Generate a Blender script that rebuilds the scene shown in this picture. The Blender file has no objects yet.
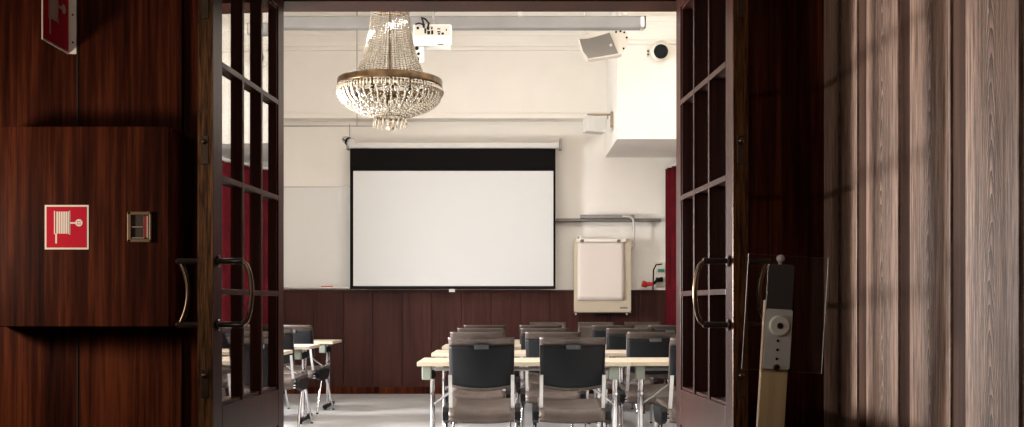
import bpy, bmesh, math, random
from mathutils import Vector, Matrix
random.seed(7)
PI = math.pi
C = bpy.context.scene.collection
sc = bpy.context.scene
# ------------------------------------------------------------------ camera numbers
F = 1050.0                    # focal length in pixels of a 1024 wide frame
VX, VY, H = 510.0, 304.0, 1.08
S = F / 1100.0
def Y(zz): return zz * S
def P(px, py, zz):
    return Vector(((px - VX) * zz / 1100.0, zz * S, H + (VY - py) * zz / 1100.0))
def PX(px, zz): return (px - VX) * zz / 1100.0
def PZ(py, zz): return H + (VY - py) * zz / 1100.0

# ------------------------------------------------------------------ materials
def newmat(name):
    m = bpy.data.materials.new(name); m.use_nodes = True
    nt = m.node_tree
    b = nt.nodes['Principled BSDF']
    return m, nt, b
def plain(name, col, rough=0.5, metal=0.0, coat=0.0, bump=0.0, bscale=60, var=0.0, vscale=8, spec=0.5):
    m, nt, b = newmat(name)
    b.inputs['Base Color'].default_value = (*col, 1)
    b.inputs['Roughness'].default_value = rough
    b.inputs['Metallic'].default_value = metal
    b.inputs['Coat Weight'].default_value = coat
    b.inputs['Specular IOR Level'].default_value = spec
    tc = nt.nodes.new('ShaderNodeTexCoord')
    if var > 0:
        n = nt.nodes.new('ShaderNodeTexNoise'); n.inputs['Scale'].default_value = vscale; n.inputs['Detail'].default_value = 5
        r = nt.nodes.new('ShaderNodeValToRGB')
        r.color_ramp.elements[0].position = 0.3; r.color_ramp.elements[1].position = 0.7
        r.color_ramp.elements[0].color = (*[c * (1 - var) for c in col], 1)
        r.color_ramp.elements[1].color = (*[min(1, c * (1 + var)) for c in col], 1)
        nt.links.new(tc.outputs['Object'], n.inputs['Vector']); nt.links.new(n.outputs['Fac'], r.inputs['Fac'])
        nt.links.new(r.outputs['Color'], b.inputs['Base Color'])
    if bump > 0:
        n2 = nt.nodes.new('ShaderNodeTexNoise'); n2.inputs['Scale'].default_value = bscale; n2.inputs['Detail'].default_value = 4
        bp = nt.nodes.new('ShaderNodeBump'); bp.inputs['Strength'].default_value = bump; bp.inputs['Distance'].default_value = 0.01
        nt.links.new(tc.outputs['Object'], n2.inputs['Vector']); nt.links.new(n2.outputs['Fac'], bp.inputs['Height'])
        nt.links.new(bp.outputs['Normal'], b.inputs['Normal'])
    return m
def wood(name, dark, mid, light, rough=0.32, coat=0.3, sx=45, sz=1.6, spec=0.5):
    """straight-grained wood, the grain runs along z"""
    m, nt, b = newmat(name)
    N, L = nt.nodes.new, nt.links.new
    tc = N('ShaderNodeTexCoord')
    mp = N('ShaderNodeMapping'); mp.inputs['Scale'].default_value = (sx, sx, sz)
    n1 = N('ShaderNodeTexNoise'); n1.inputs['Scale'].default_value = 1.0; n1.inputs['Detail'].default_value = 8; n1.inputs['Roughness'].default_value = 0.65
    mp2 = N('ShaderNodeMapping'); mp2.inputs['Scale'].default_value = (sx * .16, sx * .16, sz * .35)
    n2 = N('ShaderNodeTexNoise'); n2.inputs['Scale'].default_value = 1.0; n2.inputs['Detail'].default_value = 3
    ad = N('ShaderNodeMath'); ad.operation = 'MULTIPLY_ADD'; ad.inputs[1].default_value = 0.55
    m2 = N('ShaderNodeMath'); m2.operation = 'MULTIPLY'; m2.inputs[1].default_value = 0.45
    r = N('ShaderNodeValToRGB'); e = r.color_ramp.elements
    e[0].position = 0.36; e[0].color = (*dark, 1)
    e[1].position = 0.66; e[1].color = (*light, 1)
    x = e.new(0.5); x.color = (*mid, 1)
    L(tc.outputs['Object'], mp.inputs['Vector']); L(tc.outputs['Object'], mp2.inputs['Vector'])
    L(mp.outputs['Vector'], n1.inputs['Vector']); L(mp2.outputs['Vector'], n2.inputs['Vector'])
    L(n2.outputs['Fac'], m2.inputs[0]); L(n1.outputs['Fac'], ad.inputs[0]); L(m2.outputs[0], ad.inputs[2])
    L(ad.outputs[0], r.inputs['Fac']); L(r.outputs['Color'], b.inputs['Base Color'])
    bp = N('ShaderNodeBump'); bp.inputs['Strength'].default_value = 0.12; bp.inputs['Distance'].default_value = 0.004
    L(n1.outputs['Fac'], bp.inputs['Height']); L(bp.outputs['Normal'], b.inputs['Normal'])
    b.inputs['Roughness'].default_value = rough; b.inputs['Coat Weight'].default_value = coat
    b.inputs['Coat Roughness'].default_value = 0.25; b.inputs['Specular IOR Level'].default_value = spec
    return m
def veneer(name, base, light, line, rough=0.45):
    """plain-sliced oak veneer: nested pointed arches down the middle of every panel (local y across, z along)"""
    m, nt, b = newmat(name)
    N, L = nt.nodes.new, nt.links.new
    def math_(op, a, c=None, d=None):
        n = N('ShaderNodeMath'); n.operation = op
        for i, v in enumerate((a, c, d)):
            if v is None: continue
            if isinstance(v, (int, float)): n.inputs[i].default_value = v
            else: L(v, n.inputs[i])
        return n.outputs[0]
    tc = N('ShaderNodeTexCoord'); oi = N('ShaderNodeObjectInfo')
    off = math_('MULTIPLY', oi.outputs['Random'], 37.0)
    cmb = N('ShaderNodeCombineXYZ'); L(off, cmb.inputs[0]); L(off, cmb.inputs[2])
    va = N('ShaderNodeVectorMath'); va.operation = 'ADD'
    L(tc.outputs['Object'], va.inputs[0]); L(cmb.outputs[0], va.inputs[1])
    sp = N('ShaderNodeSeparateXYZ'); L(tc.outputs['Object'], sp.inputs[0])
    def noise(scale, detail=3, rough=0.5):
        mp = N('ShaderNodeMapping'); mp.inputs['Scale'].default_value = scale
        n = N('ShaderNodeTexNoise'); n.inputs['Scale'].default_value = 1; n.inputs['Detail'].default_value = detail; n.inputs['Roughness'].default_value = rough
        L(va.outputs[0], mp.inputs['Vector']); L(mp.outputs['Vector'], n.inputs['Vector'])
        return n.outputs['Fac']
    sway = noise((2, 2, 1.1)); wob = noise((26, 26, 9)); fib = noise((120, 120, 4), 6, 0.75); tone = noise((9, 9, .8))
    y = math_('ADD', sp.outputs['Y'], math_('MULTIPLY', math_('SUBTRACT', sway, 0.5), 0.09))
    yy = math_('SQRT', math_('ADD', math_('MULTIPLY', y, y), 0.00022))
    v = math_('ADD', math_('MULTIPLY', yy, 105.0), math_('MULTIPLY', sp.outputs['Z'], 12.5))
    v = math_('ADD', v, math_('MULTIPLY', wob, 1.9))
    v = math_('ADD', v, math_('MULTIPLY', off, 3.0))
    w = math_('FRACT', v)
    ln = math_('POWER', w, 1.1)
    near = math_('SUBTRACT', 1.25, math_('MULTIPLY', yy, 8.5)); near = math_('MINIMUM', math_('MAXIMUM', near, 0.20), 1.0)
    ln = math_('MULTIPLY', ln, near)
    ln = math_('MULTIPLY', ln, 1.0)
    mx = N('ShaderNodeMix'); mx.data_type = 'RGBA'
    mx.inputs[6].default_value = (*base, 1); mx.inputs[7].default_value = (*light, 1)
    f = math_('ADD', math_('MULTIPLY', math_('SUBTRACT', fib, 0.5), 4.2), tone); 
    cl = N('ShaderNodeClamp'); L(f, cl.inputs[0]); L(cl.outputs[0], mx.inputs[0])
    mx2 = N('ShaderNodeMix'); mx2.data_type = 'RGBA'; mx2.inputs[7].default_value = (*line, 1)
    L(mx.outputs[2], mx2.inputs[6]); L(ln, mx2.inputs[0])
    L(mx2.outputs[2], b.inputs['Base Color'])
    bp = N('ShaderNodeBump'); bp.inputs['Strength'].default_value = 0.15; bp.inputs['Distance'].default_value = 0.004
    L(fib, bp.inputs['Height']); L(bp.outputs['Normal'], b.inputs['Normal'])
    b.inputs['Roughness'].default_value = rough
    return m
def clear(name, tint=(1, 1, 1), base=0.04, power=2.2, rough=0.02, gl=(1, 1, 1)):
    """thin clear sheet: see-through face on, mirror-like at a glance"""
    m = bpy.data.materials.new(name); m.use_nodes = True
    nt = m.node_tree; nt.nodes.clear(); N, L = nt.nodes.new, nt.links.new
    o = N('ShaderNodeOutputMaterial'); mix = N('ShaderNodeMixShader')
    t = N('ShaderNodeBsdfTransparent'); t.inputs[0].default_value = (*tint, 1)
    g = N('ShaderNodeBsdfGlossy'); g.inputs['Roughness'].default_value = rough; g.inputs['Color'].default_value = (*gl, 1)
    lw = N('ShaderNodeLayerWeight'); lw.inputs['Blend'].default_value = 0.5
    p = N('ShaderNodeMath'); p.operation = 'POWER'; p.inputs[1].default_value = power
    q = N('ShaderNodeMath'); q.operation = 'MULTIPLY_ADD'; q.inputs[1].default_value = 1 - base; q.inputs[2].default_value = base
    L(lw.outputs['Facing'], p.inputs[0]); L(p.outputs[0], q.inputs[0])
    L(q.outputs[0], mix.inputs[0]); L(t.outputs[0], mix.inputs[1]); L(g.outputs[0], mix.inputs[2]); L(mix.outputs[0], o.inputs[0])
    return m
def aged_brass(name):
    m, nt, b = newmat(name)
    N, L = nt.nodes.new, nt.links.new
    tc = N('ShaderNodeTexCoord'); mp = N('ShaderNodeMapping'); mp.inputs['Scale'].default_value = (90, 90, 5)
    n = N('ShaderNodeTexNoise'); n.inputs['Scale'].default_value = 1; n.inputs['Detail'].default_value = 7; n.inputs['Roughness'].default_value = .7
    r = N('ShaderNodeValToRGB'); e = r.color_ramp.elements
    e[0].position = .40; e[0].color = (.035, .013, .006, 1); e[1].position = .80; e[1].color = (.36, .165, .055, 1)
    L(tc.outputs['Object'], mp.inputs['Vector']); L(mp.outputs[0], n.inputs['Vector']); L(n.outputs['Fac'], r.inputs['Fac'])
    L(r.outputs['Color'], b.inputs['Base Color'])
    b.inputs['Metallic'].default_value = .75; b.inputs['Roughness'].default_value = .38
    return m

M = {}
M['mahogany'] = wood('mahogany', (.009, .0018, .0009), (.042, .0088, .0038), (.130, .032, .012), rough=.45, coat=.0, spec=.035)
M['mahogany_door'] = wood('mahogany_door', (.014, .0040, .0028), (.028, .0080, .0055), (.050, .015, .010), rough=.32, coat=.03, spec=.11)
M['wainscot'] = wood('wainscot_wood', (.026, .0085, .0068), (.044, .0150, .0120), (.066, .024, .019), rough=.45, coat=.0, sx=30, spec=.1)
M['veneer'] = veneer('oak_veneer', (.085, .040, .026), (.50, .325, .240), (.016, .006, .004))
M['strip'] = wood('shaded_strip_wood', (.030, .014, .009), (.060, .029, .019), (.10, .052, .036), rough=.6, coat=.0, spec=.1)  # tone darkened to put the recess shade into the colour
M['dark_gap'] = plain('dark_backing', (.012, .007, .005), .8)
M['plaster'] = plain('plaster', (.80, .772, .718), .9, bump=.05, bscale=40, var=.02, vscale=3)
M['ceiling'] = plain('ceiling_paint', (.85, .82, .77), .9)
M['brass'] = plain('brass', (.14, .098, .064), .26, .9, var=.2, vscale=20)
M['band'] = plain('band_brass', (.075, .044, .020), .30, .8, var=.6, vscale=14)
M['aged'] = aged_brass('aged_brass')
M['bronze'] = plain('dark_bronze', (.030, .018, .013), .3, .5, coat=.3)
M['glass'] = clear('door_glass', (.95, .95, .95), .04, 1.15)
M['acrylic'] = clear('acrylic', (.95, .93, .92), .05, 3.0)
M['acrylic_edge'] = plain('acrylic_edge', (.75, .73, .70), .25, coat=.3)
M['white_plastic'] = plain('white_plastic', (.56, .55, .525), .5, spec=.3)
M['cream_plastic'] = plain('cream_plastic', (.66, .62, .54), .45)
M['grille'] = plain('speaker_grille', (.20, .185, .17), .8, spec=.1)
M['lightgrille'] = plain('light_grille', (.55, .54, .52), .7, bump=.3, bscale=400)
M['black'] = plain('black_plastic', (.006, .006, .007), .5, spec=.14)
M['lens'] = plain('black_lens', (.004, .004, .005), .4, spec=.15)
M['grey_metal'] = plain('grey_metal', (.235, .228, .222), .55, .0, var=.06, vscale=4, spec=.2)
M['alu'] = plain('aluminium', (.55, .53, .50), .35, .8)
M['chrome'] = plain('chrome', (.52, .52, .54), .14, 1.0)
M['upright'] = plain('grey_upright', (.42, .42, .42), .35, .6)
M['leather'] = plain('black_leather', (.0065, .0072, .0088), .42, bump=.10, bscale=160, spec=.10)
M['shell'] = wood('chair_laminate', (.042, .031, .0265), (.056, .042, .036), (.075, .057, .050), rough=.40, coat=.0, sx=40, sz=3, spec=.35)
M['beech'] = wood('beech_top', (.40, .34, .26), (.44, .38, .295), (.48, .415, .33), rough=.5, coat=.0, sx=8, sz=8, spec=.3)
M['sage'] = plain('sage_plastic', (.20, .225, .195), .5, spec=.2)
M['screen_white'] = plain('screen_fabric', (.60, .61, .61), .9, spec=.1)
M['screen_black'] = plain('screen_border', (.006, .005, .005), .8, spec=.05)
M['board'] = plain('whiteboard_enamel', (.70, .70, .67), .35)
M['paper'] = plain('paper', (.66, .60, .555), .9, bump=.12, bscale=9, spec=.1)
M['flipboard'] = plain('flipchart_board', (.47, .405, .31), .7, spec=.2)
M['red'] = plain('sign_red', (.52, .010, .032), .6, spec=.08)
M['signwhite'] = plain('sign_white', (.84, .79, .72), .6, spec=.1)
M['redplug'] = plain('red_plug', (.45, .02, .02), .4)
M['green'] = plain('green_plug', (.02, .20, .15), .4)
M['curtain'] = plain('red_velvet', (.070, .0035, .007), .9, var=.25, vscale=6, spec=.1)
M['pale_wood'] = wood('pale_post_wood', (.44, .30, .15), (.55, .385, .21), (.62, .46, .28), rough=.5, coat=0)
M['steel'] = plain('brushed_steel', (.13, .122, .115), .42, .6)
M['frost'] = plain('frosted_plate', (.50, .47, .43), .45)
M['floor'] = plain('lino_floor', (.56, .56, .56), .28, var=.10, vscale=2.5)
M['hallfloor'] = wood('hall_parquet', (.05, .025, .015), (.09, .045, .027), (.13, .07, .04), rough=.35)
# crystal
def crystal():
    m, nt, b = newmat('crystal')
    b.inputs['Base Color'].default_value = (.52, .465, .375, 1)
    b.inputs['Roughness'].default_value = .06; b.inputs['IOR'].default_value = 1.6
    b.inputs['Transmission Weight'].default_value = .6; b.inputs['Metallic'].default_value = .45
    return m
M['crystal'] = crystal()

# ------------------------------------------------------------------ mesh builder
class MB:
    def __init__(s): s.bm = bmesh.new(); s.smooth = []
    def _add(s, verts, faces, smooth=False, mi=0):
        vs = [s.bm.verts.new(v) for v in verts]
        for f in faces:
            try: fc = s.bm.faces.new([vs[i] for i in f])
            except ValueError: continue
            fc.smooth = smooth; fc.material_index = mi
        return s
    def box(s, lo, hi, bev=0.0, mat=None, mi=0):
        t = bmesh.new(); bmesh.ops.create_cube(t, size=1)
        for v in t.verts:
            v.co = Vector([(lo[i] + hi[i]) / 2 + v.co[i] * (hi[i] - lo[i]) for i in range(3)])
        if bev > 0: bmesh.ops.bevel(t, geom=t.edges[:], offset=bev, segments=2, affect='EDGES', profile=.6)
        if mat is not None: t.transform(mat)
        t.verts.index_update()
        s._add([v.co.copy() for v in t.verts], [[v.index for v in f.verts] for f in t.faces], False, mi); t.free(); return s
    def prism(s, poly, a, b, axis=1, mi=0):
        """poly in the two other axes, extruded along AXIS from a to b"""
        def mk(p, h):
            v = list(p); v.insert(axis, h); return Vector(v)
        n = len(poly)
        vs = [mk(p, a) for p in poly] + [mk(p, b) for p in poly]
        fs = [list(range(n))[::-1], list(range(n, 2 * n))] + [[i, (i + 1) % n, n + (i + 1) % n, n + i] for i in range(n)]
        return s._add(vs, fs, False, mi)
    def tube(s, pts, r, n=10, caps=True, mi=0):
        pts = [Vector(p) for p in pts]; rs = r if isinstance(r, (list, tuple)) else [r] * len(pts)
        vs, fs = [], []
        t0 = (pts[1] - pts[0]).normalized()
        up = Vector((0, 0, 1)) if abs(t0.z) < .9 else Vector((1, 0, 0))
        u = t0.cross(up).normalized()
        for i, p in enumerate(pts):
            if i == 0: t = t0
            elif i == len(pts) - 1: t = (pts[i] - pts[i - 1]).normalized()
            else: t = ((pts[i + 1] - pts[i]).normalized() + (pts[i] - pts[i - 1]).normalized()).normalized()
            u = (u - t * u.dot(t)).normalized(); w = t.cross(u)
            for k in range(n):
                a = 2 * PI * k / n; vs.append(p + (u * math.cos(a) + w * math.sin(a)) * rs[i])
        for i in range(len(pts) - 1):
            for k in range(n):
                fs.append([i * n + k, i * n + (k + 1) % n, (i + 1) * n + (k + 1) % n, (i + 1) * n + k])
        s._add(vs, fs, True, mi)
        if caps:
            m = len(pts) - 1
            s._add([vs[k] for k in range(n)], [list(range(n))[::-1]], False, mi)
            s._add([vs[m * n + k] for k in range(n)], [list(range(n))], False, mi)
        return s
    def lathe(s, prof, c=(0, 0, 0), n=32, mat=None, smooth=True, mi=0):
        vs, fs = [], []
        for r, z in prof:
            for k in range(n):
                a = 2 * PI * k / n
                v = Vector((c[0] + r * math.cos(a), c[1] + r * math.sin(a), c[2] + z))
                vs.append(mat @ v if mat is not None else v)
        for i in range(len(prof) - 1):
            for k in range(n):
                fs.append([i * n + k, i * n + (k + 1) % n, (i + 1) * n + (k + 1) % n, (i + 1) * n + k])
        return s._add(vs, fs, smooth, mi)
    def disc(s, c, r, axis, thick, n=20, bev=0.0, mi=0):
        """solid short cylinder centred at c, along AXIS vector"""
        q = Vector(axis).normalized().to_track_quat('Z', 'Y').to_matrix().to_4x4()
        mt = Matrix.Translation(Vector(c)) @ q
        h = thick / 2; b = bev
        prof = [(0.0001, -h), (r - b, -h), (r, -h + b), (r, h - b), (r - b, h), (0.0001, h)] if b else [(0.0001, -h), (r, -h), (r, h), (0.0001, h)]
        return s.lathe(prof, n=n, mat=mt, smooth=False, mi=mi)
    def ball(s, c, r, sc=(1, 1, 1), sub=2, mi=0):
        t = bmesh.new(); bmesh.ops.create_icosphere(t, subdivisions=sub, radius=1)
        vs = [Vector((c[0] + v.co.x * r * sc[0], c[1] + v.co.y * r * sc[1], c[2] + v.co.z * r * sc[2])) for v in t.verts]
        t.verts.index_update(); fs = [[v.index for v in f.verts] for f in t.faces]; t.free()
        return s._add(vs, fs, sub > 1, mi)
    def octa(s, c, r, h):
        c = Vector(c); k = 6
        vs = [c + Vector((0, 0, h)), c - Vector((0, 0, h))] + [c + Vector((r * math.cos(2 * PI * i / k), r * math.sin(2 * PI * i / k), 0)) for i in range(k)]
        fs = [[0, 2 + i, 2 + (i + 1) % k] for i in range(k)] + [[1, 2 + (i + 1) % k, 2 + i] for i in range(k)]
        return s._add(vs, fs)
    def build(s, name, mats, parent=None, loc=None, weld=False):
        me = bpy.data.meshes.new(name)
        bmesh.ops.recalc_face_normals(s.bm, faces=s.bm.faces[:])
        if weld: bmesh.ops.remove_doubles(s.bm, verts=s.bm.verts[:], dist=1e-5)
        s.bm.to_mesh(me); s.bm.free()
        for m in (mats if isinstance(mats, (list, tuple)) else [mats]): me.materials.append(m)
        o = bpy.data.objects.new(name, me); C.objects.link(o)
        if parent is not None: o.parent = parent
        if loc is not None: o.location = loc
        return o
def tag(o, label, cat, group=None):
    o['label'] = label; o['category'] = cat
    if group: o['group'] = group
    return o
def empty(name, loc=(0, 0, 0), rot=(0, 0, 0)):
    o = bpy.data.objects.new(name, None); C.objects.link(o); o.location = loc; o.rotation_euler = rot
    o.empty_display_size = .1
    return o
def struct(name, mb, mats, parent=None, loc=None):
    o = mb.build(name, mats, parent, loc)
    if parent is None: o['kind'] = 'structure'
    return o
def dup(root, loc, rz, label, group):
    r = root.copy(); C.objects.link(r); r.location = loc; r.rotation_euler = (0, 0, rz)
    tag(r, label, root['category'], group)
    for ch in list(root.children):
        c = ch.copy(); C.objects.link(c); c.parent = r
        for g in list(ch.children):
            d = g.copy(); C.objects.link(d); d.parent = c
    return r

# ================================================================== THE SETTING
WF, WB = 4.80, 4.97               # doorway wall, front and back face (in unscaled depth)
FAR = 13.26
XL, XR = -3.45, 2.45              # meeting room side walls
CEIL = 4.36
HR = 1.366                        # hall right wall
struct('floor', MB().box((XL - .1, Y(WB) - .08, -.1), (XR + .1, Y(FAR) + .1, 0)).box((-3.2, -2.6, -.1), (HR + .1, Y(WB) - .08, 0), mi=1), [M['floor'], M['hallfloor']])
struct('ceiling', MB().box((XL - .1, Y(WB), CEIL), (XR + .1, Y(FAR) + .1, CEIL + .1)), M['ceiling'])
struct('ceiling_hall', MB().box((-3.2, -2.6, 3.0), (HR + .1, Y(WF), 3.1)), M['ceiling'])
struct('wall_back', MB().box((XL - .1, Y(FAR), 0), (XR + .1, Y(FAR) + .1, CEIL)), M['plaster'])
struct('wall_right', MB().box((XR, Y(WB), 0), (XR + .1, Y(FAR), CEIL)), M['plaster'])
# left wall of the meeting room with a window opening
wz0, wz1 = .55, 2.05
WIN = [(6.12, 7.12), (8.95, 9.95)]
wl = MB()
ys_ = [Y(WB)] + [v for w_ in WIN for v in w_] + [Y(FAR)]
for i in range(0, len(ys_), 2): wl.box((XL - .1, ys_[i], 0), (XL, ys_[i + 1], CEIL))
for wy0, wy1 in WIN: wl.box((XL - .1, wy0, 0), (XL, wy1, wz0)).box((XL - .1, wy0, wz1), (XL, wy1, CEIL))
struct('wall_left', wl, M['plaster'])
for i, (wy0, wy1) in enumerate(WIN):
    w1 = MB()
    for a, b in (((wy0, wz0), (wy1, wz0 + .05)), ((wy0, wz1 - .05), (wy1, wz1)), ((wy0, wz0), (wy0 + .05, wz1)), ((wy1 - .05, wz0), (wy1, wz1))):
        w1.box((XL - .08, a[0], a[1]), (XL - .02, b[0], b[1]))
    window = struct('window_%d' % (i + 1), w1, M['white_plastic'])
    MB().box((XL - .055, wy0 + .05, wz0 + .05), (XL - .05, wy1 - .05, wz1 - .05)).build('glass', clear('window_glass', (1, 1, 1), .03, 5), window)

# doorway wall: dark mahogany towards the hall, plaster towards the room
OL, OR, OT = -1.035, .775, PZ(9, WB)
dw = MB()
for x0, x1, z0, z1 in ((-3.2, OL, 0, 3.1), (OR, HR + .1, 0, 3.1), (OL, OR, OT, 3.1)):
    dw.box((x0, Y(WF), z0), (x1, Y(WF) + .09, z1))
struct('wall_front', dw, M['mahogany'])
dwp = MB()
for x0, x1, z0, z1 in ((XL - .1, OL, 0, CEIL), (OR, XR + .1, 0, CEIL), (OL, OR, OT + .0, CEIL)):
    dwp.box((x0, Y(WF) + .09, z0), (x1, Y(WB), z1))
struct('wall_front_plaster', dwp, M['plaster'])
jm = MB()
jm.box((OL, Y(WF) - .001, 0), (OL + .012, Y(WB) + .001, OT)).box((OR - .012, Y(WF) - .001, 0), (OR, Y(WB) + .001, OT)).box((OL, Y(WF) - .001, OT - .012), (OR, Y(WB) + .002, OT))
struct('trim_1', jm, M['mahogany_door'])
# upright mouldings on the doorway wall, beside the doors
for n, (x0, x1) in zip((2, 3), ((-1.475, -1.435), (1.13, 1.17))):
    struct('trim_%d' % n, MB().box((x0, Y(WF) - .022, 0), (x1, Y(WF), 3.0), .006).box((x0 + .028, Y(WF) - .03, 0), (x1 + .012, Y(WF), 3.0), .004), M['mahogany'])
# seams between the wall boards
sm = MB()
struct('trim_4', MB().box((-1.89, Y(WF) - .004, 0), (-1.884, Y(WF), 3.0)), M['dark_gap'])

# hall: right side wall with oak veneer panels and shade-darkened strips between them
hr = MB().box((HR + .02, -2.6, 0), (HR + .1, Y(WF), 3.0))
wall_side = struct('wall_hall_right', hr, M['strip'])
zz = 4.79
edges = []
bounds = [(4.79, 4.335), (4.22, 3.875), (3.76, 3.415), (3.30, 2.955), (2.84, 2.495), (2.38, 2.03), (1.92, 1.57), (1.46, 1.10)]
for i, (a, b) in enumerate(bounds):
    w = (Y(a) - Y(b)) / 2
    bx = MB().box((0, -w, -1.5), (.022, w, 1.5), .003)
    p = bx.build('panel', M['veneer'], wall_side, (HR, (Y(a) + Y(b)) / 2, 1.5))
st = MB()
for (a, b), (c, d) in zip(bounds[:-1], bounds[1:]):
    y1, y0 = Y(b), Y(c)
    st.box((HR + .006, y0 + .010, 0), (HR + .022, y1 - .010, 3.0), .002)
st.build('strip', M['strip'], wall_side)
gp = MB()
for (a, b), (c, d) in zip(bounds[:-1], bounds[1:]):
    for y in (Y(b) - .005, Y(c) + .005):
        gp.box((HR + .012, y - .006, 0), (HR + .0205, y + .006, 3.0))
gp.build('groove', M['dark_gap'], wall_side)
struct('wall_hall_left', MB().box((-3.3, -2.6, 0), (-3.2, Y(WF), 3.0)), M['mahogany'])
struct('wall_hall_back', MB().box((-3.3, -2.7, 0), (HR + .1, -2.6, 3.0)), M['mahogany'])

# meeting room: wainscot, baseboard, cornice, dropped beam, boxed-in corner
WZ = PZ(291, FAR)
wb = MB().box((XL, Y(FAR) - .012, 0), (XR, Y(FAR), WZ), mi=1)
x = PX(344, FAR) - .355 * 6
while x < XR:
    x0, x1 = max(x, XL), min(x + .349, XR)
    if x1 > x0 + .02: wb.box((x0, Y(FAR) - .030, .02), (x1, Y(FAR) - .011, WZ - .02), .003)
    x += .355
struct('trim_5', wb, [M['wainscot'], M['dark_gap']])
struct('trim_6', MB().box((XL, Y(FAR) - .045, WZ - .02), (XR, Y(FAR), WZ + .012), .006), M['wainscot'])
struct('baseboard_back', MB().box((XL, Y(FAR) - .045, 0), (XR, Y(FAR) - .03, .085), .004), M['mahogany'])
BEAM = 13.06
bz = PZ(118.8, BEAM)
struct('trim_7', MB().box((XL, Y(BEAM), bz), (XR, Y(FAR), CEIL)).box((XL, Y(BEAM) - .03, bz + .002), (XR, Y(BEAM), bz + .06), .004), M['plaster'])
def cornice(x0, x1, zf, name, z1=CEIL):
    y = Y(zf)
    prof = [(y, z1 - .28), (y - .025, z1 - .27), (y - .025, z1 - .235), (y - .012, z1 - .225), (y - .02, z1 - .17), (y - .06, z1 - .11), (y - .075, z1 - .10), (y - .075, z1 - .06), (y - .10, z1 - .05), (y - .10, z1), (y, z1)]
    struct(name, MB().prism(prof, x0, x1, axis=0), M['plaster'])
BX = 11.77
bx0 = PX(617, BX)
cornice(XL, bx0, BEAM, 'trim_8')
struct('trim_9', MB().box((bx0, Y(BX), PZ(139, BX)), (XR, Y(FAR), CEIL)), M['plaster'])
cornice(bx0 - .06, XR, BX, 'trim_10', 4.13)

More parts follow.
